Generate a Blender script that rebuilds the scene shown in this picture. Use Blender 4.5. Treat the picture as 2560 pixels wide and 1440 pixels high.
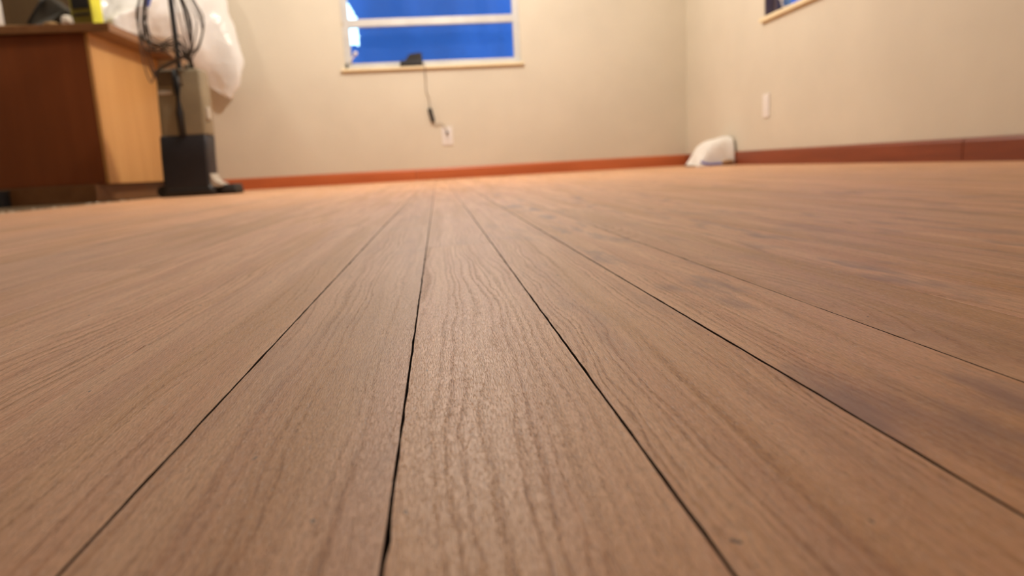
import bpy, bmesh, math, random
from mathutils import Vector, Matrix, noise as mnoise

# ------------------------------------------------------------------ clean
for o in list(bpy.data.objects):
    bpy.data.objects.remove(o)
scn = bpy.context.scene
C = scn.collection
random.seed(7)

# ------------------------------------------------------------------ camera (phone lying on its long edge on the floor)
F_PX, PITCH, YAW, ROLL, CAM_H = 1742.2, 0.17449, 0.09577, 0.05457, 0.06668
fw = Vector((math.sin(YAW) * math.cos(PITCH), math.cos(YAW) * math.cos(PITCH), -math.sin(PITCH)))
r0 = Vector((math.cos(YAW), -math.sin(YAW), 0))
u0 = r0.cross(fw)
rt = r0 * math.cos(ROLL) - u0 * math.sin(ROLL)
up = u0 * math.cos(ROLL) + r0 * math.sin(ROLL)
cd = bpy.data.cameras.new('camera')
cam = bpy.data.objects.new('camera', cd)
C.objects.link(cam)
M3 = Matrix((rt, up, -fw)).transposed()
cam.matrix_world = Matrix.Translation((0, 0, CAM_H)) @ M3.to_4x4()
cd.sensor_width = 36.0
cd.sensor_fit = 'HORIZONTAL'
cd.lens = 36.0 * F_PX / 2560.0
cd.clip_start = 0.01
cd.clip_end = 200
cd.dof.use_dof = True
cd.dof.focus_distance = 0.258
cd.dof.aperture_fstop = 12.5
scn.camera = cam

# ------------------------------------------------------------------ world, lights, exposure
scn.view_settings.view_transform = 'Standard'
scn.view_settings.look = 'None'
scn.view_settings.gamma = 1.0
scn.view_settings.exposure = 0.0
scn.view_settings.use_curve_mapping = False
scn.cycles.use_denoising = True
scn.cycles.adaptive_threshold = 0.1
scn.cycles.adaptive_min_samples = 16
scn.cycles.max_bounces = 8
scn.cycles.diffuse_bounces = 4
scn.cycles.caustics_reflective = False
scn.cycles.caustics_refractive = False

world = bpy.data.worlds.new('evening_sky')
scn.world = world
world.use_nodes = True
wb = world.node_tree.nodes['Background']
wb.inputs[0].default_value = (0.56, 0.86, 1.0, 1)
wb.inputs[1].default_value = 3.6


def lamp(name, loc, power, col, radius):
    d = bpy.data.lights.new(name, 'POINT')
    d.energy = power
    d.color = col
    d.shadow_soft_size = radius
    o = bpy.data.objects.new(name, d)
    o.location = loc
    C.objects.link(o)
    return o


ROOM_LAMP = (0.08, 3.30, 1.72)
KITCHEN_LAMP = (-2.10, 3.77, 2.15)
lamp('room_lamp_light', ROOM_LAMP, 100, (1.0, 0.905, 0.775), 0.10)
lamp('kitchen_lamp_light', KITCHEN_LAMP, 23, (1.0, 0.905, 0.775), 0.05)

# ------------------------------------------------------------------ node helpers
def mat(name):
    m = bpy.data.materials.new(name)
    m.use_nodes = True
    nt = m.node_tree
    bs = nt.nodes['Principled BSDF']
    return m, nt, bs


class G:
    """tiny wrapper for building node graphs"""
    def __init__(s, nt):
        s.nt = nt

    def n(s, t, **kw):
        x = s.nt.nodes.new(t)
        for k, v in kw.items():
            setattr(x, k, v)
        return x

    def put(s, sock, v):
        if isinstance(v, bpy.types.NodeSocket):
            s.nt.links.new(v, sock)
        else:
            sock.default_value = v

    def math(s, op, a, b=None, c=None, clamp=False):
        x = s.n('ShaderNodeMath', operation=op)
        x.use_clamp = clamp
        s.put(x.inputs[0], a)
        if b is not None:
            s.put(x.inputs[1], b)
        if c is not None:
            s.put(x.inputs[2], c)
        return x.outputs[0]

    def vec(s, op, a, b):
        x = s.n('ShaderNodeVectorMath', operation=op)
        s.put(x.inputs[0], a)
        s.put(x.inputs[1], b)
        return x.outputs[0]

    def comb(s, x_, y_, z_):
        x = s.n('ShaderNodeCombineXYZ')
        for i, v in enumerate((x_, y_, z_)):
            s.put(x.inputs[i], v)
        return x.outputs[0]

    def noise(s, v, scale=1.0, detail=2.0, rough=0.5, dist=0.0, dim='3D'):
        x = s.n('ShaderNodeTexNoise', noise_dimensions=dim)
        s.put(x.inputs['Vector'], v)
        x.inputs['Scale'].default_value = scale
        x.inputs['Detail'].default_value = detail
        x.inputs['Roughness'].default_value = rough
        x.inputs['Distortion'].default_value = dist
        return x.outputs[0]

    def smooth(s, v, a, b, lo=0.0, hi=1.0):
        x = s.n('ShaderNodeMapRange', interpolation_type='SMOOTHSTEP')
        s.put(x.inputs[0], v)
        for i, q in enumerate((a, b, lo, hi)):
            x.inputs[i + 1].default_value = q
        return x.outputs[0]

    def mix(s, f, a, b, mode='MIX'):
        x = s.n('ShaderNodeMix', data_type='RGBA', blend_type=mode)
        s.put(x.inputs[0], f)
        s.put(x.inputs[6], a)
        s.put(x.inputs[7], b)
        return x.outputs[2]


def simple(name, col, rough=0.6, spec=0.5, var=0.12, scale=9.0, metal=0.0, bump=0.0, bscale=60.0):
    """plain coloured material with a little procedural mottling"""
    m, nt, bs = mat(name)
    g = G(nt)
    tc = g.n('ShaderNodeTexCoord').outputs['Object']
    nz = g.noise(tc, scale, 3)
    f = g.smooth(nz, 0.3, 0.7)
    dark = tuple(c * (1 - var) for c in col) + (1,)
    lite = tuple(min(1, c * (1 + var)) for c in col) + (1,)
    g.put(bs.inputs['Base Color'], g.mix(f, dark, lite))
    bs.inputs['Roughness'].default_value = rough
    bs.inputs['Specular IOR Level'].default_value = spec
    bs.inputs['Metallic'].default_value = metal
    if bump:
        b = g.n('ShaderNodeBump')
        b.inputs['Strength'].default_value = bump
        b.inputs['Distance'].default_value = 0.002
        g.put(b.inputs['Height'], g.noise(tc, bscale, 3))
        g.put(bs.inputs['Normal'], b.outputs[0])
    return m


MT = {}


def make_oak():
    m, nt, bs = mat('sanded_oak')
    g = G(nt)
    P = g.n('ShaderNodeTexCoord').outputs['Object']
    oi = g.n('ShaderNodeObjectInfo')
    sep = g.n('ShaderNodeSeparateXYZ')
    g.put(sep.inputs[0], P)
    px, py = sep.outputs[0], sep.outputs[1]
    cs = g.n('ShaderNodeSeparateColor')
    g.put(cs.inputs[0], oi.outputs['Color'])
    ox, y0, kk = cs.outputs[0], cs.outputs[1], cs.outputs[2]
    stain = oi.outputs['Alpha']
    rnd = oi.outputs['Random']
    off = g.comb(g.math('MULTIPLY', rnd, 3.73), g.math('MULTIPLY', rnd, 9.17), 0.0)
    P2 = g.vec('ADD', P, off)

    def nz(sx, sy, detail=2.0, rough=0.5):
        return g.noise(g.vec('MULTIPLY', P2, (sx, sy, 0.0)), 1, detail, rough, 0.0, '2D')

    # growth rings cut by the saw: distance from the log's axis
    w1 = g.math('MULTIPLY', g.math('SUBTRACT', nz(20, 4.5, 2), 0.5), 0.020)
    w2 = g.math('MULTIPLY', g.math('SUBTRACT', nz(260, 30, 2, 0.6), 0.5), 0.0030)
    xx = g.math('ADD', g.math('ADD', g.math('SUBTRACT', px, ox), w1), w2)
    yy = g.math('MULTIPLY', g.math('SINE', g.math('MULTIPLY', g.math('SUBTRACT', py, y0), 8.0)), g.math('MULTIPLY', kk, 0.125))
    rr = g.math('SQRT', g.math('ADD', g.math('MULTIPLY', xx, xx), g.math('MULTIPLY', yy, yy)))
    freq = g.math('MULTIPLY_ADD', g.math('FRACT', g.math('MULTIPLY', rnd, 5.31)), 130.0, 170.0)
    ph = g.math('MULTIPLY', rr, freq)
    r1 = g.noise(g.comb(g.math('MULTIPLY', rr, 55.0), rnd, 0.0), 1, 2, 0.6, 0.0, '2D')
    ph = g.math('ADD', ph, g.math('MULTIPLY', r1, 3.2))
    fr = g.math('FRACT', ph)
    up_ = g.smooth(fr, 0.0, 0.45, 1.0, 0.0)
    dn = g.smooth(fr, 0.82, 1.0, 0.0, 1.0)
    early = g.math('MAXIMUM', up_, dn)
    r2 = g.noise(g.comb(g.math('MULTIPLY', rr, 95.0), g.math('MULTIPLY_ADD', rnd, 17.0, 4.0), 0.0), 1, 1, 0.5, 0.0, '2D')
    amt = g.math('MULTIPLY', g.smooth(nz(45, 4), 0.32, 0.64, 0.30, 1.0), g.smooth(r2, 0.32, 0.64, 0.18, 1.0))
    early = g.math('MULTIPLY', early, amt)
    # broad streaks along the board
    str1 = g.smooth(nz(70, 3.0, 3), 0.34, 0.68)
    str2 = g.smooth(nz(420, 12, 3, 0.6), 0.35, 0.68)
    # open pores and torn fibre
    pore = g.smooth(nz(3400, 250, 1, 0.6), 0.55, 0.66)
    pore2 = g.smooth(nz(1900, 115, 1, 0.6), 0.57, 0.68)
    fleck = g.smooth(nz(2500, 260, 1), 0.62, 0.72)
    pm = g.math('MULTIPLY', g.math('MAXIMUM', pore, pore2), g.math('MULTIPLY_ADD', early, 0.60, 0.40))

    c_l = (0.850, 0.505, 0.300, 1)
    c_d = (0.520, 0.240, 0.088, 1)
    c_r = (0.650, 0.305, 0.165, 1)
    c_o = (0.600, 0.290, 0.085, 1)
    col = g.mix(g.math('MULTIPLY', early, 0.85), c_l, c_d)
    col = g.mix(g.math('MULTIPLY', str1, 0.60), col, c_r)
    col = g.mix(g.math('MULTIPLY', g.smooth(nz(30, 2.0, 2), 0.46, 0.70), 0.70), col, c_o)
    col = g.mix(g.math('MULTIPLY', str2, 0.30), col, c_d)
    col = g.mix(g.math('MULTIPLY', pm, 0.72), col, (0.270, 0.115, 0.048, 1))
    col = g.mix(g.math('MULTIPLY', fleck, 0.36), col, (0.84, 0.62, 0.48, 1))
    # old water stains
    sn = g.smooth(nz(34, 9, 3, 0.6), 0.47, 0.76)
    sn = g.math('MULTIPLY', sn, stain, clamp=True)
    col = g.mix(sn, col, (0.29, 0.150, 0.125, 1))
    # tiny dark pits
    pit = g.smooth(nz(260, 140, 1), 0.845, 0.87)
    col = g.mix(g.math('MULTIPLY', pit, 0.8), col, (0.05, 0.025, 0.015, 1))
    # board-to-board tone
    tone = g.math('MULTIPLY_ADD', g.math('FRACT', g.math('MULTIPLY', rnd, 7.77)), 0.16, 0.92)
    tv = g.n('ShaderNodeVectorMath', operation='SCALE')
    g.put(tv.inputs[0], col)
    g.put(tv.inputs[3], tone)
    g.put(bs.inputs['Base Color'], tv.outputs[0])
    g.put(bs.inputs['Roughness'], g.math('MULTIPLY_ADD', early, 0.06, 0.49))
    bs.inputs['Specular IOR Level'].default_value = 0.60
    hgt = g.math('SUBTRACT', g.math('MULTIPLY', fleck, 0.6), pm)
    b = g.n('ShaderNodeBump')
    b.inputs['Strength'].default_value = 0.7
    b.inputs['Distance'].default_value = 0.00018
    g.put(b.inputs['Height'], hgt)
    g.put(bs.inputs['Normal'], b.outputs[0])
    return m


def make_wood(name, c1, c2, axis=2, rough=0.45, sc=26.0, stretch=0.06):
    m, nt, bs = mat(name)
    g = G(nt)
    P = g.n('ShaderNodeTexCoord').outputs['Object']
    s = [1.0, 1.0, 1.0]
    s[axis] = stretch
    v = g.vec('MULTIPLY', P, tuple(s))
    a = g.smooth(g.noise(v, sc, 4, 0.6, 0.3), 0.3, 0.7)
    b = g.smooth(g.noise(v, sc * 6, 2), 0.35, 0.7)
    col = g.mix(a, c1 + (1,), c2 + (1,))
    col = g.mix(g.math('MULTIPLY', b, 0.25), col, c1 + (1,))
    g.put(bs.inputs['Base Color'], col)
    bs.inputs['Roughness'].default_value = rough
    return m


def make_wall(name, col):
    m, nt, bs = mat(name)
    g = G(nt)
    P = g.n('ShaderNodeTexCoord').outputs['Object']
    a = g.smooth(g.noise(P, 1.7, 3, 0.6), 0.3, 0.7)
    col_ = g.mix(a, tuple(c * 0.955 for c in col) + (1,), tuple(min(1, c * 1.03) for c in col) + (1,))
    g.put(bs.inputs['Base Color'], col_)
    bs.inputs['Roughness'].default_value = 0.62
    bs.inputs['Specular IOR Level'].default_value = 0.35
    b = g.n('ShaderNodeBump')
    b.inputs['Strength'].default_value = 0.25
    b.inputs['Distance'].default_value = 0.003
    g.put(b.inputs['Height'], g.noise(P, 38, 4))
    g.put(bs.inputs['Normal'], b.outputs[0])
    return m


def make_sheet(name, col, transl, gloss_r, alpha, bump=0.5, bscale=14.0, var=0.18, gloss=0.08):
    """thin film: diffuse + translucent + gloss, part see-through"""
    m, nt, bs = mat(name)
    nt.nodes.remove(bs)
    g = G(nt)
    P = g.n('ShaderNodeTexCoord').outputs['Object']
    bp = g.n('ShaderNodeBump')
    bp.inputs['Strength'].default_value = bump
    bp.inputs['Distance'].default_value = 0.02
    g.put(bp.inputs['Height'], g.noise(P, bscale, 4, 0.6))
    nz = g.smooth(g.noise(g.vec('MULTIPLY', P, (1, 1, 0.25)), bscale * 0.6, 3), 0.3, 0.7)
    cc = g.mix(nz, tuple(c * (1 - var) for c in col) + (1,), tuple(min(1, c * (1 + var)) for c in col) + (1,))
    df = g.n('ShaderNodeBsdfDiffuse')
    tr = g.n('ShaderNodeBsdfTranslucent')
    gl = g.n('ShaderNodeBsdfGlossy')
    gl.inputs['Roughness'].default_value = gloss_r
    tp = g.n('ShaderNodeBsdfTransparent')
    for x in (df, tr):
        g.put(x.inputs[0], cc)
        g.put(x.inputs['Normal'], bp.outputs[0])
    g.put(gl.inputs['Normal'], bp.outputs[0])

    def mx(f, a, b):
        x = g.n('ShaderNodeMixShader')
        x.inputs[0].default_value = f
        g.put(x.inputs[1], a)
        g.put(x.inputs[2], b)
        return x.outputs[0]
    s = mx(transl, df.outputs[0], tr.outputs[0])
    s = mx(gloss, s, gl.outputs[0])
    s = mx(alpha, tp.outputs[0], s)
    g.put(nt.nodes['Material Output'].inputs[0], s)
    return m


def make_glass():
    m, nt, bs = mat('window_glass')
    nt.nodes.remove(bs)
    g = G(nt)
    tp = g.n('ShaderNodeBsdfTransparent')
    tp.inputs[0].default_value = (0.93, 0.96, 0.97, 1)
    gl = g.n('ShaderNodeBsdfGlossy')
    gl.inputs['Roughness'].default_value = 0.04
    nz = g.noise(g.n('ShaderNodeTexCoord').outputs['Object'], 5.0, 2)
    x = g.n('ShaderNodeMixShader')
    g.put(x.inputs[0], g.math('MULTIPLY_ADD', nz, 0.03, 0.03))
    g.put(x.inputs[1], tp.outputs[0])
    g.put(x.inputs[2], gl.outputs[0])
    g.put(nt.nodes['Material Output'].inputs[0], x.outputs[0])
    return m


MT['oak'] = make_oak()
MT['wall'] = make_wall('cream_wall_paint', (0.685, 0.628, 0.525))
MT['ceiling'] = make_wall('ceiling_paint', (0.80, 0.78, 0.72))
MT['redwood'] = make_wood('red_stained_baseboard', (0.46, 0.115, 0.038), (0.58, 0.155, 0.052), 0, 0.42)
MT['redwood_y_shaded'] = make_wood('red_stained_baseboard_shaded', (0.19, 0.040, 0.014), (0.28, 0.060, 0.020), 1, 0.45)  # same stain, darkened: the right wall's dimmer light is in the colour
MT['cab'] = make_wood('orange_cabinet_veneer', (0.63, 0.330, 0.115), (0.70, 0.385, 0.140), 2, 0.42, 14)
MT['cab_dark'] = make_wood('brown_cabinet_front', (0.24, 0.066, 0.018), (0.29, 0.082, 0.023), 2, 0.45, 14)
MT['counter'] = make_wood('brown_countertop', (0.23, 0.105, 0.042), (0.29, 0.135, 0.055), 1, 0.40, 20)
MT['panel'] = make_wood('dark_brown_panel', (0.085, 0.050, 0.020), (0.115, 0.068, 0.028), 2, 0.5, 12)
MT['joint'] = simple('dirt_in_joints', (0.055, 0.028, 0.016), 0.9, 0.1)
MT['subfloor'] = simple('dark_subfloor', (0.020, 0.012, 0.008), 0.9, 0.1)
MT['kfloor'] = simple('dirty_kitchen_floor', (0.13, 0.085, 0.045), 0.8, 0.3, 0.35, 14, 0, 0.4, 80)
MT['frame'] = simple('white_window_metal', (0.60, 0.60, 0.60), 0.4, 0.5, 0.06)
MT['sill'] = simple('cream_sill_paint', (0.86, 0.74, 0.50), 0.5, 0.4, 0.05)
MT['shaded_frame'] = simple('shaded_window_reveal', (0.11, 0.082, 0.098), 0.5, 0.4)  # shade on the right window's far reveal, put into the colour
MT['glass'] = make_glass()
MT['blue'] = make_sheet('blue_sheeting', (0.060, 0.150, 0.46), 0.65, 0.5, 1.0, 0.3, 5.0, 0.18, 0.015)
MT['plastic'] = make_sheet('white_plastic_film', (0.96, 0.96, 0.96), 0.18, 0.22, 0.96, 0.5, 11.0, 0.03)
MT['plate'] = simple('white_plate_plastic', (0.82, 0.79, 0.78), 0.35, 0.5, 0.03)
MT['slot'] = simple('dark_slot', (0.03, 0.03, 0.03), 0.6)
MT['black'] = simple('black_plastic', (0.018, 0.017, 0.018), 0.45, 0.4, 0.2)
MT['black_m'] = simple('matt_black_plastic', (0.030, 0.026, 0.024), 0.65, 0.3, 0.2)
MT['navy'] = simple('charcoal_vacuum_shell', (0.020, 0.019, 0.024), 0.5, 0.4, 0.15)
MT['taupe'] = simple('taupe_vacuum_bag_cover', (0.255, 0.205, 0.130), 0.6, 0.4, 0.10, 7)
MT['taupe_d'] = simple('dark_taupe_plastic', (0.135, 0.100, 0.060), 0.6, 0.4, 0.1)
MT['greyp'] = simple('light_grey_plastic', (0.50, 0.45, 0.38), 0.5, 0.4, 0.06)
MT['cord'] = simple('grey_cord_rubber', (0.060, 0.050, 0.042), 0.5, 0.4, 0.1)
MT['thin_cord'] = simple('beige_cord_rubber', (0.34, 0.28, 0.22), 0.5, 0.4, 0.1)
MT['bag'] = simple('white_bag_plastic', (0.86, 0.84, 0.82), 0.5, 0.4, 0.05, 12, 0, 0.5, 25)
MT['bag_blue'] = simple('blue_bag_print', (0.13, 0.13, 0.52), 0.5, 0.4, 0.1)
MT['bag_brown'] = simple('brown_bag_print', (0.42, 0.26, 0.14), 0.6, 0.4, 0.2, 30)
MT['yellow'] = simple('yellow_plastic', (0.72, 0.70, 0.05), 0.45, 0.4, 0.06)
MT['olive'] = simple('olive_label', (0.20, 0.16, 0.012), 0.5, 0.4, 0.1)
MT['case'] = simple('charcoal_case', (0.045, 0.040, 0.032), 0.6, 0.3, 0.2)
MT['paper'] = simple('crumpled_paper', (0.80, 0.74, 0.66), 0.8, 0.2, 0.06, 20)
MT['tan'] = simple('tan_offcut', (0.42, 0.27, 0.12), 0.7, 0.3, 0.15, 20)
MT['tape'] = simple('blue_tape', (0.09, 0.16, 0.62), 0.6, 0.3, 0.1)
MT['chips'] = simple('plaster_chips', (0.62, 0.56, 0.46), 0.9, 0.2, 0.2, 60)
MT['lampbase'] = simple('lamp_base_metal', (0.7, 0.68, 0.62), 0.35, 0.5, 0.05, 9, 0.4)


def emit_mat():
    m, nt, bs = mat('lamp_glass')
    bs.inputs['Base Color'].default_value = (0.9, 0.85, 0.75, 1)
    bs.inputs['Emission Color'].default_value = (1.0, 0.82, 0.58, 1)
    bs.inputs['Emission Strength'].default_value = 4.0
    return m


MT['lampglass'] = emit_mat()

# ------------------------------------------------------------------ mesh helpers
def obj(name, bm, m, parent=None, smooth=False):
    me = bpy.data.meshes.new(name)
    bm.normal_update()
    bm.to_mesh(me)
    bm.free()
    me.materials.append(MT[m] if isinstance(m, str) else m)
    if smooth:
        for p in me.polygons:
            p.use_smooth = True
    o = bpy.data.objects.new(name, me)
    C.objects.link(o)
    if parent is not None:
        o.parent = parent
        o.matrix_parent_inverse = parent.matrix_basis.inverted()   # geometry is written in world metres
    return o


def tag(o, label, cat, group=None):
    o['label'] = label
    o['category'] = cat
    if group:
        o['group'] = group
    return o


def struct(o):
    o['kind'] = 'structure'
    return o


def thing(name, label, cat, loc, group=None):
    o = bpy.data.objects.new(name, None)
    o.location = loc
    o.empty_display_size = 0.05
    C.objects.link(o)
    return tag(o, label, cat, group)


def add_box(bm, x0, x1, y0, y1, z0, z1, bevel=0.0, seg=2):
    v = [bm.verts.new(p) for p in ((x0, y0, z0), (x1, y0, z0), (x1, y1, z0), (x0, y1, z0),
                                   (x0, y0, z1), (x1, y0, z1), (x1, y1, z1), (x0, y1, z1))]
    fs = [bm.faces.new([v[i] for i in q]) for q in ((0, 3, 2, 1), (4, 5, 6, 7), (0, 1, 5, 4), (1, 2, 6, 5), (2, 3, 7, 6), (3, 0, 4, 7))]
    if bevel > 0:
        es = list({e for f in fs for e in f.edges})
        bmesh.ops.bevel(bm, geom=es, offset=bevel, segments=seg, affect='EDGES', profile=0.6)
    return bm


def box(x0, x1, y0, y1, z0, z1, bevel=0.0, seg=2):
    return add_box(bmesh.new(), x0, x1, y0, y1, z0, z1, bevel, seg)


def add_tube(bm, pts, r, n=8, cap=True):
    pts = [Vector(p) for p in pts]
    rings = []
    for i, p in enumerate(pts):
        a = pts[max(0, i - 1)]
        b = pts[min(len(pts) - 1, i + 1)]
        t = (b - a).normalized()
        s = t.cross(Vector((0, 0, 1)))
        if s.length < 1e-3:
            s = t.cross(Vector((0, 1, 0)))
        s.normalize()
        q = s.cross(t)
        rad = r[i] if isinstance(r, (list, tuple)) else r
        rings.append([bm.verts.new(p + (s * math.cos(2 * math.pi * k / n) + q * math.sin(2 * math.pi * k / n)) * rad) for k in range(n)])
    for a, b in zip(rings, rings[1:]):
        for k in range(n):
            bm.faces.new((a[k], a[(k + 1) % n], b[(k + 1) % n], b[k]))
    if cap:
        bm.faces.new(rings[0][::-1])
        bm.faces.new(rings[-1])
    bmesh.ops.recalc_face_normals(bm, faces=bm.faces)
    return bm


def tube(pts, r, n=8):
    return add_tube(bmesh.new(), pts, r, n)


def catmull(P, k=8, closed=False):
    P = [Vector(p) for p in P]
    n = len(P)
    out = []
    for i in range(n if closed else n - 1):
        if closed:
            a, b, c, d = P[(i - 1) % n], P[i], P[(i + 1) % n], P[(i + 2) % n]
        else:
            a, b, c, d = P[max(i - 1, 0)], P[i], P[i + 1], P[min(i + 2, n - 1)]
        for j in range(k):
            t = j / k
            out.append(0.5 * ((2 * b) + (c - a) * t + (2 * a - 5 * b + 4 * c - d) * t * t + (3 * b - 3 * c + d - a) * t ** 3))
    if not closed:
        out.append(P[-1])
    return out


def lathe(cx, cy, prof, n=24):
    bm = bmesh.new()
    rings = []
    for r, z in prof:
        rings.append([bm.verts.new((cx + r * math.cos(2 * math.pi * k / n), cy + r * math.sin(2 * math.pi * k / n), z)) for k in range(n)])
    for a, b in zip(rings, rings[1:]):
        for k in range(n):
            bm.faces.new((a[k], a[(k + 1) % n], b[(k + 1) % n], b[k]))
    bm.faces.new(rings[0][::-1])
    bm.faces.new(rings[-1])
    bmesh.ops.recalc_face_normals(bm, faces=bm.faces)
    return bm


# ------------------------------------------------------------------ room dimensions (metres)
DW = 4.685          # far wall
XR = 1.698          # right wall
XL = -4.30          # kitchen side wall
YB = -5.20          # wall behind the phone
YF = -1.60          # the boards are laid from here on
ZC = 2.44           # ceiling
TH = 0.14
BW = 0.057          # board width
SEAM0 = -0.01425    # a seam position
X_EDGE = SEAM0 - 25 * BW

# walls with openings
W1 = (-0.535, 0.590, 0.712, 1.62)       # x0 x1 z0 z1 in the far wall
W2 = (2.20, 3.555, 0.722, 1.62)         # y0 y1 z0 z1 in the right wall

bm = bmesh.new()
add_box(bm, XL - TH, W1[0], DW, DW + TH, -0.05, ZC)
add_box(bm, W1[1], XR + TH, DW, DW + TH, -0.05, ZC)
add_box(bm, W1[0], W1[1], DW, DW + TH, -0.05, W1[2])
add_box(bm, W1[0], W1[1], DW, DW + TH, W1[3], ZC)
struct(obj('wall_back', bm, 'wall'))
bm = bmesh.new()
add_box(bm, XR, XR + TH, YB - TH, W2[0], -0.05, ZC)
add_box(bm, XR, XR + TH, W2[1], DW, -0.05, ZC)
add_box(bm, XR, XR + TH, W2[0], W2[1], -0.05, W2[2])
add_box(bm, XR, XR + TH, W2[0], W2[1], W2[3], ZC)
struct(obj('wall_right', bm, 'wall'))
struct(obj('wall_left', box(XL - TH, XL, YB - TH, DW, -0.05, ZC), 'wall'))
struct(obj('wall_front', box(XL, XR, YB - TH, YB, -0.05, ZC), 'wall'))
struct(obj('ceiling', box(XL - TH, XR + TH, YB - TH, DW + TH, ZC, ZC + 0.1), 'ceiling'))

# ------------------------------------------------------------------ floor and its oak boards
floor = struct(obj('floor', box(X_EDGE, XR, YF, DW, -0.06, -0.0185), 'subfloor'))
struct(obj('floor_hall', box(X_EDGE, XR, YB, YF - 0.001, -0.06, 0.0), 'kfloor'))
struct(obj('floor_kitchen', box(XL, X_EDGE - 0.001, YB, DW, -0.06, -0.006), 'kfloor'))


def plank(xa, xb, ya, yb, near, dl=False, dr=False):
    """one strip board; edges eased, nearby boards get slightly ragged edges"""
    w = xb - xa
    L = yb - ya
    if near:
        ys = [0.0]
        y = ya
        while y < yb - 0.02:
            y += 0.008 if -0.05 < y < 0.9 else 0.2
            ys.append(min(y, yb) - ya)
        if ys[-1] < L:
            ys.append(L)
        jit = 0.00014
    else:
        ys = [0.0, L]
        jit = 0.0
    bm = bmesh.new()
    e = 0.00018
    rows = []
    for i, yv in enumerate(ys):
        jl = random.uniform(-jit, jit * 1.6) if jit and random.random() < 0.6 else 0.0
        jr = random.uniform(-jit, jit * 1.6) if jit and random.random() < 0.6 else 0.0
        if jit and random.random() < 0.02:
            jl += 0.0005
        rows.append([bm.verts.new(p) for p in ((jl, yv, -0.018), (jl, yv, -e), (jl + e, yv, 0.0), (w - jr - e, yv, 0.0), (w - jr, yv, -e), (w - jr, yv, -0.018))])
    for a, b in zip(rows, rows[1:]):
        for k in range(5):
            bm.faces.new((a[k], a[k + 1], b[k + 1], b[k]))
    bm.faces.new(rows[0][::-1])
    bm.faces.new(rows[-1])
    bmesh.ops.recalc_face_normals(bm, faces=bm.faces)
    o = obj('plank', bm, 'oak')
    o.data.materials.append(MT['joint'])
    for p in o.data.polygons:
        if (p.normal.x < -0.5 and dl) or (p.normal.x > 0.5 and dr):
            p.material_index = 1
    o.location = (xa, ya, 0)
    o.parent = floor
    return o


# grain of the boards in front of the lens: row -> (axis offset, ring centre y in the room, taper, stain)
NEAR = {
    -4: (0.120, 0.30, 0.10, 0.15), -3: (-0.060, 0.10, 0.13, 0.10), -2: (0.085, 0.20, 0.20, 0.12),
    -1: (0.180, 0.75, 0.030, 0.25), 0: (-0.160, 1.20, 0.012, 0.05), 1: (0.230, -0.60, 0.030, 0.35),
    2: (0.120, 0.62, 0.120, 0.80), 3: (0.004, 0.300, 0.230, 0.30), 4: (-0.050, 0.55, 0.070, 0.75),
    5: (0.100, 0.2, 0.060, 0.40), 6: (0.03, 0.5, 0.10, 0.60),
}
GAPS = {-1: 0.00042, 0: 0.00040, 1: 0.00044, 2: 0.00058, 3: 0.00026, -2: 0.00008, 4: 0.00010, -3: 0.00008}
rb = random.Random(3)
k = -25
while True:
    xa = SEAM0 + k * BW
    if xa > XR - 0.01:
        break
    xb = min(xa + BW, XR - 0.002)
    gl = GAPS.get(k, 0.00012) / 2
    gr = GAPS.get(k + 1, 0.00012) / 2
    near = -4 <= k <= 6
    y = YF
    first = True
    while y < DW - 0.02:
        if near and first:
            L = {-4: 2.75, -3: 3.1, -2: 2.5, -1: 3.4, 0: 2.21, 1: 2.9, 2: 3.35, 3: 2.6, 4: 3.0, 5: 2.5, 6: 3.2}[k]
        else:
            L = rb.uniform(0.75, 1.75)
        ye = y + L
        if DW - ye < 0.45:
            ye = DW - 0.004
        o = plank(xa + gl, xb - gr, y, ye - 0.0004, near and first, -1 <= k <= 3, -1 <= k + 1 <= 3)
        if near and first:
            a, b, t, s = NEAR[k]
            o.color = (a, b - y, t, s)
        else:
            t = rb.choice((0.02, 0.04, 0.07, 0.11))
            o.color = (rb.uniform(-0.12, 0.18), rb.uniform(-0.4, ye - y + 0.4), t, rb.choice((0.0, 0.1, 0.25, 0.5 if k > 0 else 0.15, 0.7 if k > 4 else 0.2)))
        first = False
        y = ye
    k += 1

# scraps of plaster and dust along the floor's open edge
bm = bmesh.new()
for i in range(46):
    x = random.uniform(X_EDGE - 0.20, X_EDGE - 0.01)
    y = random.uniform(2.4, 3.75)
    s = random.uniform(0.003, 0.012)
    vs = [bm.verts.new((x + s * math.cos(a) * random.uniform(.6, 1.2), y + s * math.sin(a) * random.uniform(.6, 1.2), -0.006)) for a in (0, 1.3, 2.5, 3.8, 5.1)]
    t = bm.verts.new((x, y, -0.006 + s * 0.6))
    for q in range(5):
        bm.faces.new((vs[q], vs[(q + 1) % 5], t))
o = tag(obj('debris', bm, 'chips'), 'pale crumbs of debris along the edge of the wood floor by the cabinet', 'debris')
o['kind'] = 'stuff'

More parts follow.
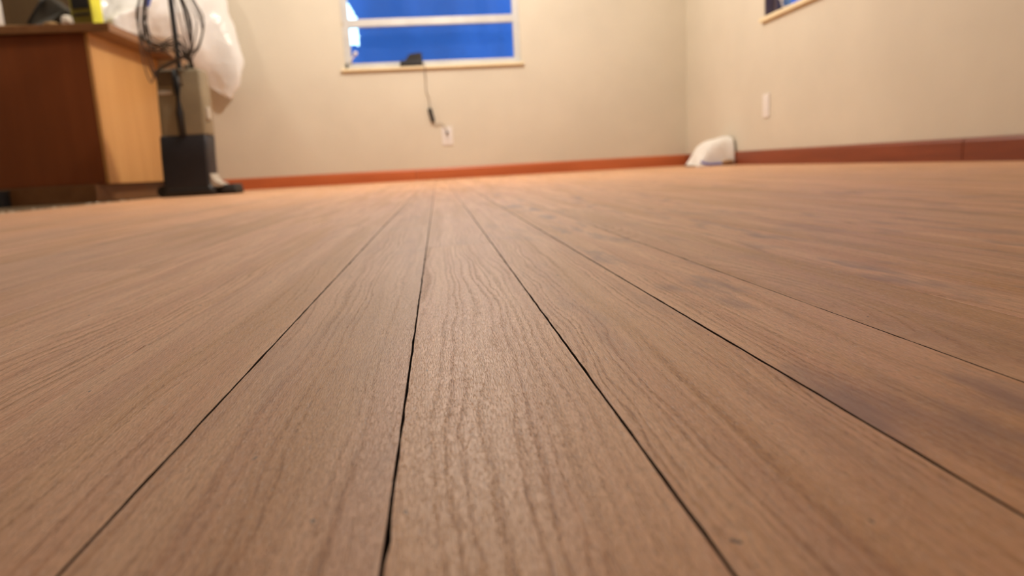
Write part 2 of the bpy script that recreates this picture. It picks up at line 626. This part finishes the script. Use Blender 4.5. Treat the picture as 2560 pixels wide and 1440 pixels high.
# ------------------------------------------------------------------ baseboards
def baseboard(name, segs, m, axis):
    root = bpy.data.objects.new(name, None)
    C.objects.link(root)
    struct(root)
    for a, b in segs:
        bm = bmesh.new()
        h, d = 0.074, 0.014
        prof = ((0, 0), (d, 0), (d, h - 0.012), (d - 0.004, h - 0.003), (d - 0.008, h), (0, h))
        rings = []
        for t in (a, b):
            if axis == 'x':
                rings.append([bm.verts.new((t, DW - q[0], q[1])) for q in prof])
            else:
                rings.append([bm.verts.new((XR - q[0], t, q[1])) for q in prof])
        for i in range(6):
            bm.faces.new((rings[0][i], rings[0][(i + 1) % 6], rings[1][(i + 1) % 6], rings[1][i]))
        bm.faces.new(rings[0])
        bm.faces.new(rings[1][::-1])
        bmesh.ops.recalc_face_normals(bm, faces=bm.faces)
        obj('board', bm, m, root)
    return root


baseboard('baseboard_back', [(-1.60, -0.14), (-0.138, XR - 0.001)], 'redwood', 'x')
baseboard('baseboard_right', [(YB, 2.120), (2.124, DW - 0.015)], 'redwood_y_shaded', 'y')

# ------------------------------------------------------------------ window in the far wall
win = bpy.data.objects.new('window_1', None)
win.location = (0, DW, W1[2])
C.objects.link(win)
struct(win)
x0, x1, z0, z1 = W1
FY0, FY1 = DW + 0.015, DW + 0.060
jw, jr = 0.040, 0.040
fr = obj('window_frame', box(x0, x0 + jw, FY0, FY1, z0, z1, 0.003), 'frame', win)
obj('side_rail', box(x1 - jr, x1, FY0, FY1, z0, z1, 0.003), 'frame', win)
obj('bottom_rail', box(x0 + jw, x1 - jr, FY0, FY1, z0 + 0.010, z0 + 0.044, 0.003), 'frame', win)
obj('top_rail', box(x0 + jw, x1 - jr, FY0, FY1, z1 - 0.05, z1, 0.003), 'frame', win)
ZB = [0.756, 0.977, 1.024, 1.250, 1.297, 1.57]
obj('crossbar', box(x0 + jw, x1 - jr, FY0, FY1, 0.977, 1.024, 0.004), 'frame', win)
obj('crossbar', box(x0 + jw, x1 - jr, FY0, FY1, 1.250, 1.297, 0.004), 'frame', win)
for a, b in ((0.756, 0.977), (1.024, 1.250), (1.297, 1.57)):
    obj('pane', box(x0 + jw, x1 - jr, FY0 + 0.02, FY0 + 0.024, a, b), 'glass', win)
obj('window_sill', box(x0 - 0.024, x1 + 0.014, DW - 0.026, DW + 0.03, 0.705, 0.721, 0.003), 'sill', win)
# crank operator in the lower left corner
ck = obj('crank', tube(catmull([(-0.50, DW + 0.012, 0.755), (-0.495, DW - 0.010, 0.772), (-0.475, DW - 0.016, 0.795), (-0.462, DW - 0.018, 0.808)], 6), 0.005), 'plate', win, True)
obj('crank_knob', lathe(-0.462, DW - 0.018, [(0.004, 0.800), (0.012, 0.806), (0.014, 0.814), (0.010, 0.822), (0.003, 0.825)], 12), 'plate', ck, True)
obj('hinge', box(x0 + 0.004, x0 + 0.016, FY0 - 0.010, FY0, z0 + 0.014, z0 + 0.046, 0.002), 'slot', win)
obj('hinge', box(x0 + 0.000, x0 + 0.012, FY0 - 0.007, FY0, 0.985, 1.010, 0.002), 'greyp', win)

# blue sheeting outside, torn open at one side
def sheet(name, plane, u0_, u1_, v0, v1, base, hole, seed, amp):
    bm = bmesh.new()
    nu, nv = (220, 150) if hole else (70, 40)
    V = {}
    for i in range(nu + 1):
        for j in range(nv + 1):
            u = u0_ + (u1_ - u0_) * i / nu
            v = v0 + (v1 - v0) * j / nv
            d = base + amp * (mnoise.noise((u * 4.5, seed, v * 0.8)) + 0.5 * mnoise.noise((u * 11, seed + 3, v * 1.5)))
            V[i, j] = bm.verts.new((u, d, v) if plane == 'y' else (d, u, v))
    for i in range(nu):
        for j in range(nv):
            u = u0_ + (u1_ - u0_) * (i + .5) / nu
            v = v0 + (v1 - v0) * (j + .5) / nv
            if hole and hole(u, v):
                continue
            bm.faces.new((V[i, j], V[i + 1, j], V[i + 1, j + 1], V[i, j + 1]))
    for v in [v for v in bm.verts if not v.link_faces]:
        bm.verts.remove(v)
    bmesh.ops.solidify(bm, geom=bm.faces[:], thickness=0.002)
    return obj(name, bm, 'blue', None, True)


def tear(u, v):
    n = 0.007 * mnoise.noise((u * 45, v * 45, 1.7))
    if v < 0.898 + n or v > 1.215:
        return False
    lo = -0.546 + n
    hi = -0.452 + n
    if v > 1.06:
        t = (v - 1.06) / 0.155
        hi = hi - 0.080 * t
        lo = lo - 0.008 * t
    return lo < u < hi


tag(sheet('blue_sheeting', 'y', -0.90, 0.95, 0.55, 1.75, DW + 0.20, tear, 2.0, 0.016),
    'blue sheeting with a bright gap, behind the panes of the wide window', 'sheeting')

# ------------------------------------------------------------------ window in the right wall
win2 = bpy.data.objects.new('window_2', None)
win2.location = (XR, 2.9, W2[2])
C.objects.link(win2)
struct(win2)
y0, y1, z0, z1 = W2
GX0, GX1 = XR + 0.050, XR + 0.090
obj('window_frame', box(GX0, GX1, y1 - 0.03, y1, z0, z1, 0.003), 'shaded_frame', win2)
obj('side_rail', box(GX0, GX1, y0, y0 + 0.03, z0, z1, 0.003), 'frame', win2)
obj('bottom_rail', box(GX0, GX1, y0 + 0.03, y1 - 0.03, z0, z0 + 0.030, 0.003), 'frame', win2)
obj('top_rail', box(GX0, GX1, y0 + 0.03, y1 - 0.03, z1 - 0.04, z1, 0.003), 'frame', win2)
obj('crossbar', box(GX0, GX1, y0 + 0.03, y1 - 0.03, 1.02, 1.06, 0.003), 'frame', win2)
for a, b in ((z0 + 0.03, 1.02), (1.06, z1 - 0.04)):
    obj('pane', box(GX0 + 0.018, GX0 + 0.022, y0 + 0.03, y1 - 0.03, a, b), 'glass', win2)
obj('reveal_shade', box(XR + 0.004, GX0, y1 - 0.006, y1, z0 + 0.012, z1), 'shaded_frame', win2)  # thin strip added to carry the painted shade of the reveal
obj('window_sill', box(XR - 0.024, XR + 0.05, y0 - 0.02, y1 + 0.014, 0.708, 0.728, 0.003), 'sill', win2)
ck = obj('crank', tube(catmull([(GX0, 3.43, 0.750), (GX0 - 0.02, 3.425, 0.765), (GX0 - 0.03, 3.41, 0.785)], 6), 0.005), 'plate', win2, True)
obj('crank_knob', lathe(GX0 - 0.03, 3.41, [(0.004, 0.780), (0.013, 0.787), (0.015, 0.797), (0.010, 0.806), (0.003, 0.809)], 12), 'plate', ck, True)
tag(sheet('blue_sheeting', 'x', 1.95, 3.95, 0.50, 1.75, XR + 0.24, None, 8.0, 0.02),
    'blue sheeting behind the small window corner at the top of the right wall', 'sheeting')

# ------------------------------------------------------------------ outlets
def outlet(name, plane, c, zc, label, black):
    w, h = 0.070, 0.116
    if plane == 'y':
        t = thing(name, label, 'outlet', (c, DW, zc))
        obj('cover_plate', box(c - w / 2, c + w / 2, DW - 0.006, DW, zc - h / 2, zc + h / 2, 0.0025), 'plate', t)
        for dz in (0.020, -0.020):
            s = obj('socket', box(c - 0.016, c + 0.016, DW - 0.0085, DW - 0.006, zc + dz - 0.013, zc + dz + 0.013, 0.001), 'plate', t)
            for dx in (-0.006, 0.006):
                obj('slot', box(c + dx - 0.001, c + dx + 0.001, DW - 0.009, DW - 0.0084, zc + dz - 0.002, zc + dz + 0.006), 'slot', s)
        if black:
            obj('screw', lathe(c, DW - 0.007, [(0.003, zc - 0.002), (0.003, zc + 0.002)], 8), 'slot', t)
    else:
        t = thing(name, label, 'outlet', (XR, c, zc))
        obj('cover_plate', box(XR - 0.007, XR, c - w / 2, c + w / 2, zc - h / 2, zc + h / 2, 0.0025), 'plate', t)
        for dz in (0.020, -0.020):
            obj('socket', box(XR - 0.0095, XR - 0.007, c - 0.016, c + 0.016, zc + dz - 0.013, zc + dz + 0.013, 0.001), 'plate', t)
    return t


outlet('wall_outlet', 'y', 0.080, 0.277, 'white wall outlet below the wide window with a cord plugged in', True)
outlet('wall_outlet', 'x', 3.517, 0.296, 'white wall outlet plate on the right wall above the white bag', False)

# ------------------------------------------------------------------ black device on the sill with its cord
dv = thing('power_device', 'small black electronic device standing on the window sill', 'device', (-0.115, DW - 0.01, 0.721))
bm = box(-0.188, -0.044, DW - 0.030, DW + 0.008, 0.7215, 0.757, 0.004)
obj('device_base', bm, 'black', dv)
bm = bmesh.new()
prof = [(-0.158, 0.7575), (-0.142, 0.776), (-0.128, 0.796), (-0.056, 0.803), (-0.047, 0.797), (-0.047, 0.7575)]
a = [bm.verts.new((p[0], DW - 0.024, p[1])) for p in prof]
b = [bm.verts.new((p[0], DW + 0.006, p[1])) for p in prof]
bm.faces.new(a)
bm.faces.new(b[::-1])
for i in range(6):
    bm.faces.new((a[i], a[(i + 1) % 6], b[(i + 1) % 6], b[i]))
bmesh.ops.recalc_face_normals(bm, faces=bm.faces)
bmesh.ops.bevel(bm, geom=bm.edges[:], offset=0.003, segments=2, affect='EDGES')
obj('device_housing', bm, 'black_m', dv)

cb = thing('adapter_cable', 'thin cord with a black inline adapter hanging from the sill to the outlet', 'cable', (-0.015, DW - 0.015, 0.41))
obj('cord', tube(catmull([(-0.050, DW - 0.020, 0.735), (-0.036, DW - 0.036, 0.728), (-0.034, DW - 0.034, 0.69), (-0.034, DW - 0.012, 0.62), (-0.036, DW - 0.010, 0.56),
                          (-0.022, DW - 0.010, 0.515), (-0.021, DW - 0.012, 0.458)], 6), 0.0034), 'thin_cord', cb, True)
bm = box(-0.013, 0.013, -0.010, 0.010, -0.044, 0.044, 0.004)
ad = obj('adapter', bm, 'black_m')
ad.rotation_euler = (0, -0.20, 0)
ad.location = Vector((-0.014, DW - 0.014, 0.413)) - Vector(cb.location)
ad.parent = cb
obj('cord_end', tube(catmull([(-0.005, DW - 0.014, 0.370), (0.004, DW - 0.012, 0.350), (0.028, DW - 0.010, 0.354), (0.052, DW - 0.012, 0.352), (0.072, DW - 0.018, 0.325), (0.078, DW - 0.020, 0.305)], 6), 0.0026), 'thin_cord', cb, True)
obj('plug', box(0.072, 0.087, DW - 0.026, DW - 0.009, 0.288, 0.303, 0.003), 'black_m', cb)

# ------------------------------------------------------------------ cabinet and countertop
XP, YP = -1.667, 3.80
cab = thing('base_cabinet', 'brown kitchen base cabinet with bright orange wood end panel', 'cabinet', (-2.4, 4.2, -0.006))
obj('body', box(-3.30, XP - 0.019, YP + 0.020, DW - 0.002, 0.085, 0.820), 'cab_dark', cab)
obj('end_panel', box(XP - 0.018, XP, YP, DW - 0.002, 0.083, 0.820, 0.0015), 'cab', cab)
for xa, xb in ((-2.228, -1.688), (-2.772, -2.232), (-3.300, -2.776)):
    obj('front_panel', box(xa, xb, YP + 0.002, YP + 0.019, 0.086, 0.818, 0.0015), 'cab_dark', cab)
obj('plinth', box(-3.30, XP - 0.052, YP - 0.050, DW - 0.002, -0.006, 0.084, 0.002), 'counter', cab)
tag(obj('countertop', box(-3.34, -1.550, YP - 0.030, DW - 0.002, 0.8205, 0.860, 0.004), 'counter'), 'brown wood countertop overhanging the orange cabinet end', 'countertop')

# dark panel at the back of the kitchen
wp = thing('tall_cupboard', 'dark brown upright panel behind the clutter on the counter', 'cupboard', (-2.9, 4.6, 0.861))
obj('side_board', box(-1.94, -1.915, 4.30, DW - 0.002, 0.861, 2.20), 'panel', wp)
for xa, xb in ((-2.55, -1.945), (-3.165, -2.56)):
    obj('cupboard_door', box(xa, xb, 4.28, 4.30, 0.875, 2.19, 0.002), 'panel', wp)
obj('cupboard_body', box(-3.17, -1.945, 4.302, DW - 0.002, 0.861, 2.20), 'panel', wp)

# ------------------------------------------------------------------ upright vacuum cleaner
vc = thing('upright_vacuum', 'grey and black upright vacuum cleaner with its cord wrapped on the handle', 'vacuum cleaner', (-1.21, 3.68, 0.0))
VY0, VY1 = 3.60, 3.74


def loft(levels, m, name, parent, bevel=0.018, n=5):
    """rounded-rectangle sections stacked in z: (z, x0, x1, y0, y1)"""
    bm = bmesh.new()
    rings = []
    for z, xa, xb, ya, yb in levels:
        r = min(bevel, (xb - xa) * .45, (yb - ya) * .45)
        pts = []
        for cx, cy, a0 in ((xb - r, yb - r, 0), (xa + r, yb - r, 90), (xa + r, ya + r, 180), (xb - r, ya + r, 270)):
            for q in range(n):
                a = math.radians(a0 + 90 * q / (n - 1))
                pts.append((cx + r * math.cos(a), cy + r * math.sin(a), z))
        rings.append([bm.verts.new(p) for p in pts])
    N = len(rings[0])
    for a, b in zip(rings, rings[1:]):
        for q in range(N):
            bm.faces.new((a[q], a[(q + 1) % N], b[(q + 1) % N], b[q]))
    bm.faces.new(rings[0][::-1])
    bm.faces.new(rings[-1])
    bmesh.ops.recalc_face_normals(bm, faces=bm.faces)
    o = obj(name, bm, m, parent)
    for p in o.data.polygons:
        p.use_smooth = len(p.vertices) == 4
    return o


loft([(0.294, -1.318, -1.104, VY0, VY1), (0.30, -1.318, -1.102, VY0, VY1), (0.45, -1.313, -1.098, VY0 + .004, VY1), (0.585, -1.306, -1.096, VY0 + .006, VY1 - .01),
      (0.600, -1.302, -1.100, VY0 + .010, VY1 - .014), (0.606, -1.292, -1.110, VY0 + .02, VY1 - .022)], 'taupe', 'upper_body', vc)
loft([(0.018, -1.334, -1.118, VY0 - .006, VY1 + .01), (0.06, -1.334, -1.116, VY0 - .006, VY1 + .01), (0.20, -1.330, -1.110, VY0 - .004, VY1 + .004), (0.288, -1.324, -1.104, VY0 - .004, VY1 + .004),
      (0.294, -1.320, -1.108, VY0 - .001, VY1)], 'navy', 'lower_body', vc, 0.014)
# motor foot with the wide floor head pointing away to the right
loft([(0.002, -1.340, -1.096, VY0 - .012, VY1 + .06), (0.030, -1.340, -1.096, VY0 - .012, VY1 + .06), (0.050, -1.332, -1.104, VY0 - .004, VY1 + .05), (0.060, -1.325, -1.110, VY0, VY1 + .04)], 'black', 'motor_foot', vc, 0.03)
loft([(0.001, -1.095, -1.008, VY0 + .05, VY1 + .05), (0.020, -1.095, -1.006, VY0 + .05, VY1 + .05), (0.042, -1.093, -1.010, VY0 + .055, VY1 + .045), (0.050, -1.087, -1.016, VY0 + .065, VY1 + .04)], 'black_m', 'floor_head', vc, 0.012)
# curved pale cover between body and head
bm = bmesh.new()
prof = [(-1.118, 0.105), (-1.112, 0.105), (-1.104, 0.082), (-1.090, 0.064), (-1.070, 0.055), (-1.062, 0.049), (-1.075, 0.040), (-1.118, 0.040)]
a = [bm.verts.new((p[0], VY0 + 0.012, p[1])) for p in prof]
b = [bm.verts.new((p[0], VY1 - 0.005, p[1])) for p in prof]
bm.faces.new(a)
bm.faces.new(b[::-1])
for i in range(len(prof)):
    bm.faces.new((a[i], a[(i + 1) % len(prof)], b[(i + 1) % len(prof)], b[i]))
bmesh.ops.recalc_face_normals(bm, faces=bm.faces)
obj('neck_cover', bm, 'greyp', vc)
for yy_ in (VY0 + 0.02, VY1 + 0.02):
    bm = bmesh.new()
    bmesh.ops.create_cone(bm, cap_ends=True, segments=20, radius1=0.028, radius2=0.028, depth=0.018,
                          matrix=Matrix.Translation((-1.345, yy_, 0.0285)) @ Matrix.Rotation(math.pi / 2, 4, 'X'))
    obj('wheel', bm, 'black', vc)
# hose recess, dark shoulder plate, handle
obj('hose', tube([(-1.213, VY0 + 0.004, 0.288), (-1.213, VY0 + 0.001, 0.40), (-1.212, VY0 + 0.003, 0.52), (-1.212, VY0 + 0.008, 0.602)], 0.017, 12), 'black', vc, True)
obj('shoulder_plate', box(-1.300, -1.180, VY0 - 0.002, VY0 + 0.02, 0.528, 0.598, 0.006), 'taupe_d', vc)
obj('label_band', box(-1.302, -1.240, VY0 - 0.001, VY0 + 0.02, 0.486, 0.506, 0.004), 'greyp', vc)
hd = obj('handle', tube(catmull([(-1.210, 3.665, 0.595), (-1.208, 3.662, 0.75), (-1.206, 3.658, 0.93), (-1.205, 3.655, 1.08)], 6), 0.0125, 12), 'black', vc, True)
obj('hand_grip', tube(catmull([(-1.205, 3.655, 1.07), (-1.195, 3.655, 1.12), (-1.165, 3.655, 1.145), (-1.125, 3.655, 1.14)], 6), 0.017, 12), 'black_m', hd, True)
obj('cord_hook', tube(catmull([(-1.205, 3.650, 1.02), (-1.195, 3.615, 1.025), (-1.200, 3.600, 1.045)], 5), 0.009, 8), 'black_m', hd, True)
obj('cord_hook', tube(catmull([(-1.140, 3.64, 0.596), (-1.138, 3.625, 0.622), (-1.134, 3.604, 0.630), (-1.132, 3.596, 0.648)], 5), 0.010, 8), 'black_m', vc, True)
obj('latch', box(-1.104, -1.086, VY0 + 0.02, VY0 + 0.06, 0.365, 0.425, 0.006), 'greyp', vc)
obj('top_knob', lathe(-1.165, 3.65, [(0.016, 0.604), (0.018, 0.616), (0.014, 0.628), (0.005, 0.632)], 14), 'taupe_d', vc, True)
# cord: turns slung between the upper hook and the lower hook
rc = random.Random(11)
for i in range(12):
    wl = rc.choice((0.085, 0.10, 0.115, 0.13)) + rc.uniform(-.008, .008)
    wr = rc.uniform(0.050, 0.160)
    zb = rc.uniform(0.62, 0.68)
    yq = 3.588 - 0.003 * i
    zl = rc.uniform(0.76, 0.83)
    P = [(-1.198, yq, 1.030), (-1.198 - wl * .62, yq - .004, 0.985 + rc.uniform(-.02, .02)), (-1.205 - wl * .96, yq - .008, zl + .08), (-1.205 - wl, yq - .008, zl),
         (-1.205 - wl * .80, yq - .004, 0.71 + rc.uniform(-.03, .03)), (-1.17, yq, zb + rc.uniform(.03, .10)), (-1.134, yq, zb + .01),
         (-1.150 + wr * .45, yq - .005, 0.70 + rc.uniform(-.02, .02)), (-1.195 + wr, yq - .008, zl), (-1.195 + wr * .85, yq - .006, 0.88), (-1.195 + wr * .40, yq - .003, 1.0)]
    if i % 4 == 3:      # slack turns hanging lower beside the cabinet end
        P[3] = (-1.225 - wl, yq - .008, 0.70)
        P[4] = (-1.215 - wl * .9, yq, 0.52 + rc.uniform(0, .08))
        P[5] = (-1.27, yq, 0.60)
    pts = catmull(P, 6, True)
    pts.append(pts[0])
    obj('cord', tube(pts, 0.0030, 6), 'cord', vc, True)

# ------------------------------------------------------------------ plastic sheeting heaped over the counter's end
def plastic():
    L = [
        [(-1.86, 4.24, .862), (-1.80, 4.10, .862), (-1.72, 4.03, .862), (-1.590, 3.92, .862), (-1.545, 4.12, .862), (-1.535, 4.40, .845), (-1.38, 4.58, .665), (-1.232, 4.59, .565), (-1.27, 4.66, .68), (-1.60, 4.67, .862), (-1.84, 4.50, .862)],
        [(-1.86, 4.24, .92), (-1.79, 4.10, .90), (-1.70, 4.02, .90), (-1.582, 3.92, .915), (-1.52, 4.10, .90), (-1.475, 4.36, .87), (-1.33, 4.54, .73), (-1.162, 4.57, .685), (-1.21, 4.66, .78), (-1.60, 4.67, .93), (-1.83, 4.50, .93)],
        [(-1.84, 4.24, 1.02), (-1.74, 4.12, .96), (-1.62, 4.03, .96), (-1.525, 3.99, .965), (-1.455, 4.12, .98), (-1.40, 4.32, .96), (-1.30, 4.50, .86), (-1.158, 4.57, .85), (-1.21, 4.66, .94), (-1.60, 4.67, 1.02), (-1.82, 4.50, 1.02)],
        [(-1.80, 4.26, 1.16), (-1.70, 4.16, 1.04), (-1.56, 4.08, 1.01), (-1.46, 4.07, 1.02), (-1.42, 4.16, 1.06), (-1.38, 4.32, 1.07), (-1.30, 4.47, 1.07), (-1.205, 4.57, 1.08), (-1.25, 4.66, 1.12), (-1.58, 4.67, 1.14), (-1.78, 4.50, 1.16)],
        [(-1.74, 4.30, 1.22), (-1.68, 4.24, 1.14), (-1.54, 4.20, 1.10), (-1.46, 4.22, 1.10), (-1.42, 4.28, 1.14), (-1.39, 4.38, 1.18), (-1.34, 4.47, 1.24), (-1.270, 4.57, 1.28), (-1.31, 4.65, 1.29), (-1.56, 4.66, 1.28), (-1.70, 4.52, 1.26)],
        [(-1.66, 4.40, 1.24), (-1.62, 4.38, 1.20), (-1.55, 4.37, 1.18), (-1.50, 4.38, 1.18), (-1.47, 4.40, 1.20), (-1.44, 4.44, 1.24), (-1.41, 4.49, 1.28), (-1.38, 4.55, 1.31), (-1.41, 4.60, 1.32), (-1.54, 4.61, 1.29), (-1.62, 4.50, 1.26)],
    ]
    n = len(L[0])
    cols = [catmull([lv[i] for lv in L], 7) for i in range(n)]
    rows = [catmull([cols[i][j] for i in range(n)], 9, True) for j in range(len(cols[0]))]
    bm = bmesh.new()
    rings = []
    cen = Vector((-1.6, 4.35, 1.0))
    for j, row in enumerate(rows):
        ring = []
        for p in row:
            d = (p - cen)
            d.z *= 0.4
            d.normalize()
            ridge = abs(mnoise.noise(p * 7.0)) - 0.25
            fine = mnoise.noise(p * 19.0) * 0.4
            k_ = 0.035 * (ridge + fine)
            if j == 0:
                k_ *= 0.3
            q = p + d * k_
            if q.y > DW - 0.006:
                q.y = DW - 0.006
            if q.x < -1.55 and q.z < 0.8625:
                q.z = 0.8625
            ring.append(bm.verts.new(q))
        rings.append(ring)
    N = len(rings[0])
    for a, b in zip(rings, rings[1:]):
        for q in range(N):
            bm.faces.new((a[q], a[(q + 1) % N], b[(q + 1) % N], b[q]))
    bm.faces.new(rings[-1])
    bmesh.ops.recalc_face_normals(bm, faces=bm.faces)
    return obj('plastic_sheeting', bm, 'plastic', None, True)


ps = tag(plastic(), 'crumpled white translucent plastic sheeting bulging over the end of the counter', 'plastic sheet')
bm = box(-0.012, 0.012, -0.002, 0.002, -0.03, 0.03, 0.001)
tp = tag(obj('tape_strip', bm, 'tape'), 'small strip of blue tape at the top of the white plastic sheeting', 'tape')
tp.location = (-1.425, 3.985, 1.005)
tp.rotation_euler = (0.3, 0.35, 0.5)

# ------------------------------------------------------------------ clutter on the counter
ZT = 0.8605
# yellow and black carton
yb = thing('yellow_box', 'upright yellow and black box on the counter beside the plastic sheeting', 'box', (-1.69, 3.86, ZT))
ang = math.radians(-12)


def rot_box(name, m, cx, cy, hx, hy, za, zb, parent, bevel=0.002, dx=0, dy=0):
    bm = box(dx - hx, dx + hx, dy - hy, dy + hy, za, zb, bevel)
    bmesh.ops.transform(bm, matrix=Matrix.Translation((cx, cy, 0)) @ Matrix.Rotation(ang, 4, 'Z'), verts=bm.verts)
    return obj(name, bm, m, parent)


rot_box('carton', 'yellow', -1.682, 3.862, 0.056, 0.040, ZT, 1.05, yb, 0.003)
rot_box('front_label', 'olive', -1.682, 3.862, 0.052, 0.0012, ZT + 0.004, 1.045, yb, 0.0005, 0, -0.0405)
rot_box('black_band', 'black', -1.682, 3.862, 0.044, 0.0012, 0.940, 1.020, yb, 0.0005, 0, -0.0425)
rot_box('black_band', 'black', -1.682, 3.862, 0.044, 0.0012, 0.906, 0.918, yb, 0.0005, 0, -0.0425)

# dark tool case standing on its edge
bm = bmesh.new()
front = [(-1.985, 3.86, ZT), (-1.862, 3.82, ZT), (-1.800, 3.90, 0.950), (-1.885, 3.90, 1.030)]
back = [(-1.975, 4.02, ZT), (-1.840, 4.00, ZT), (-1.795, 4.03, 0.950), (-1.880, 4.03, 1.030)]
a = [bm.verts.new(p) for p in front]
b = [bm.verts.new(p) for p in back]
bm.faces.new(a)
bm.faces.new(b[::-1])
for i in range(4):
    bm.faces.new((a[i], a[(i + 1) % 4], b[(i + 1) % 4], b[i]))
bmesh.ops.recalc_face_normals(bm, faces=bm.faces)
bmesh.ops.bevel(bm, geom=bm.edges[:], offset=0.006, segments=2, affect='EDGES')
tc_ = thing('tool_case', 'dark wedge-shaped case with a sloping top on the counter', 'case', (-1.89, 3.93, ZT))
obj('shell', bm, 'case', tc_)
bm = tube([(-1.968, 3.862, 0.886), (-1.905, 3.880, 0.985), (-1.888, 3.890, 1.010)], 0.006, 8)
obj('edge_strip', bm, 'black', tc_, True)

# crumpled paper ball, tan offcut, white jug at the left
def lump(name, c, r, m, seed, fl=1.0, amp=0.22):
    bm = bmesh.new()
    bmesh.ops.create_icosphere(bm, subdivisions=4, radius=1.0)
    for v in bm.verts:
        n_ = mnoise.noise(v.co * 2.1 + Vector((seed, 0, 0))) + 0.5 * abs(mnoise.noise(v.co * 5 + Vector((seed, 3, 0))))
        k_ = 1 + amp * n_
        p = Vector((v.co.x * r[0], v.co.y * r[1], v.co.z * r[2])) * k_
        if p.z < -r[2] * 0.8 * fl:
            p.z = -r[2] * 0.8 * fl
        v.co = p + Vector(c)
    return obj(name, bm, m, None, True)


tag(lump('paper_wad', (-1.765, 3.83, ZT + 0.0225), (0.026, 0.026, 0.028), 'paper', 4.0), 'small crumpled white paper wad next to the yellow box', 'paper')
bm = box(-0.055, 0.055, -0.03, 0.03, 0.0, 0.014, 0.002)
o = tag(obj('tan_block', bm, 'tan'), 'flat tan block lying between the white container and the dark case', 'block')
o.location = (-2.035, 3.86, ZT)
o.rotation_euler = (0, 0, 0.15)
jg = thing('white_container', 'white upright container cut off by the left edge of the picture', 'container', (-2.132, 3.87, ZT))
obj('container_body', lathe(-2.132, 3.87, [(0.040, ZT), (0.046, ZT + .008), (0.046, ZT + .13), (0.040, ZT + .16), (0.018, ZT + .19), (0.016, ZT + .205)], 20), 'plate', jg, True)
obj('container_cap', lathe(-2.132, 3.87, [(0.019, ZT + .205), (0.019, ZT + .228), (0.016, ZT + .231)], 16), 'plate', jg, True)
tag(lump('paper_scrap', (-1.835, 3.81, ZT + 0.0078), (0.034, 0.02, 0.010), 'tan', 9.0), 'flat scrap of tan paper lying in front of the dark case', 'paper')

# black box on the floor in front of the cabinet
bb = thing('black_box', 'small black box on the floor against the dark cabinet front', 'box', (-2.21, 3.70, -0.006))
obj('box_body', box(-2.30, -2.125, 3.65, 3.745, -0.006, 0.062, 0.004), 'black', bb)
obj('box_lid', box(-2.303, -2.122, 3.647, 3.748, 0.062, 0.076, 0.003), 'black_m', bb)

# ------------------------------------------------------------------ white bag slumped in the corner
def bag():
    root = thing('plastic_bag', 'white plastic bag with a blue stripe slumped against the right wall', 'bag', (1.56, 3.93, 0.0))
    X0, X1, Y0, Y1 = 1.466, 1.681, 3.865, 4.11
    key = [(0.0, 0.006), (0.06, 0.030), (0.16, 0.070), (0.28, 0.108), (0.42, 0.134), (0.60, 0.148), (0.85, 0.158), (1.0, 0.161)]

    def top(u):
        for (a, ha), (b, hb) in zip(key, key[1:]):
            if u <= b:
                return ha + (hb - ha) * (u - a) / (b - a)
        return key[-1][1]
    bm = bmesh.new()
    nu, nv = 44, 40
    V = []
    for i in range(nu + 1):
        u = i / nu
        row = []
        for j in range(nv + 1):
            v = j / nv
            e = max(0.0, 1 - abs(2 * v - 1) ** 5) ** 0.55
            x = X0 + (X1 - X0) * u
            y = Y0 + (Y1 - Y0) * (v + 0.05 * (1 - u) * (0.5 - v) * 4)
            z = 0.0008 + top(u) * e
            p = Vector((x, y, z))
            n_ = mnoise.noise(p * 22) * 0.007 + abs(mnoise.noise(p * 48)) * 0.005
            if 0 < j < nv:
                z += n_ * e
            row.append(bm.verts.new((min(x - 0.5 * n_, XR - 0.016), y - (0.6 * n_ if v < 0.5 else 0), max(z, 0.0008))))
        V.append(row)
    for i in range(nu):
        for j in range(nv):
            bm.faces.new((V[i][j], V[i + 1][j], V[i + 1][j + 1], V[i][j + 1]))
    bot = [bm.verts.new((v.co.x, v.co.y, 0.0006)) for v in V[nu]]
    for j in range(nv):
        bm.faces.new((V[nu][j], bot[j], bot[j + 1], V[nu][j + 1]))
    bmesh.ops.recalc_face_normals(bm, faces=bm.faces)
    obj('bag_body', bm, 'bag', root, True)
    # printed stripe along the bottom seam, tucked-under end and the dark side seam
    pts = catmull([(1.484, 3.874, 0.028), (1.505, 3.860, 0.015), (1.545, 3.857, 0.010), (1.605, 3.857, 0.012)], 8)
    obj('blue_stripe', tube(pts, [0.002] + [0.0065] * (len(pts) - 2) + [0.002], 8), 'bag_blue', root, True)
    pts = catmull([(1.600, 3.859, 0.014), (1.635, 3.859, 0.020), (1.668, 3.861, 0.018)], 8)
    obj('bottom_fold', tube(pts, [0.003] + [0.011] * (len(pts) - 2) + [0.003], 8), 'bag_brown', root, True)
    obj('seam_strip', tube([(1.679, 3.880, 0.020), (1.681, 3.90, 0.100), (1.681, 3.92, 0.158)], [0.005, 0.006, 0.003], 6), 'case', root, True)


bag()

# ------------------------------------------------------------------ hanging lamps above the frame
for (lx, ly, lz), lab in ((ROOM_LAMP, 'round glass pendant lamp over the middle of the wood floor'),
                          (KITCHEN_LAMP, 'round glass pendant lamp over the kitchen counter')):
    t = thing('pendant_lamp', lab, 'lamp', (lx, ly, ZC))
    obj('lamp_base', lathe(lx, ly, [(0.06, ZC - 0.001), (0.06, ZC - 0.02), (0.02, ZC - 0.03)], 24), 'lampbase', t)
    obj('lamp_cord', tube([(lx, ly, ZC - 0.03), (lx, ly, lz + 0.21)], 0.004, 6), 'black', t)
    obj('lamp_shade', lathe(lx, ly, [(0.02, lz + 0.21), (0.07, lz + 0.19), (0.10, lz + 0.15), (0.09, lz + 0.125), (0.02, lz + 0.115)], 24), 'lampglass', t, True)
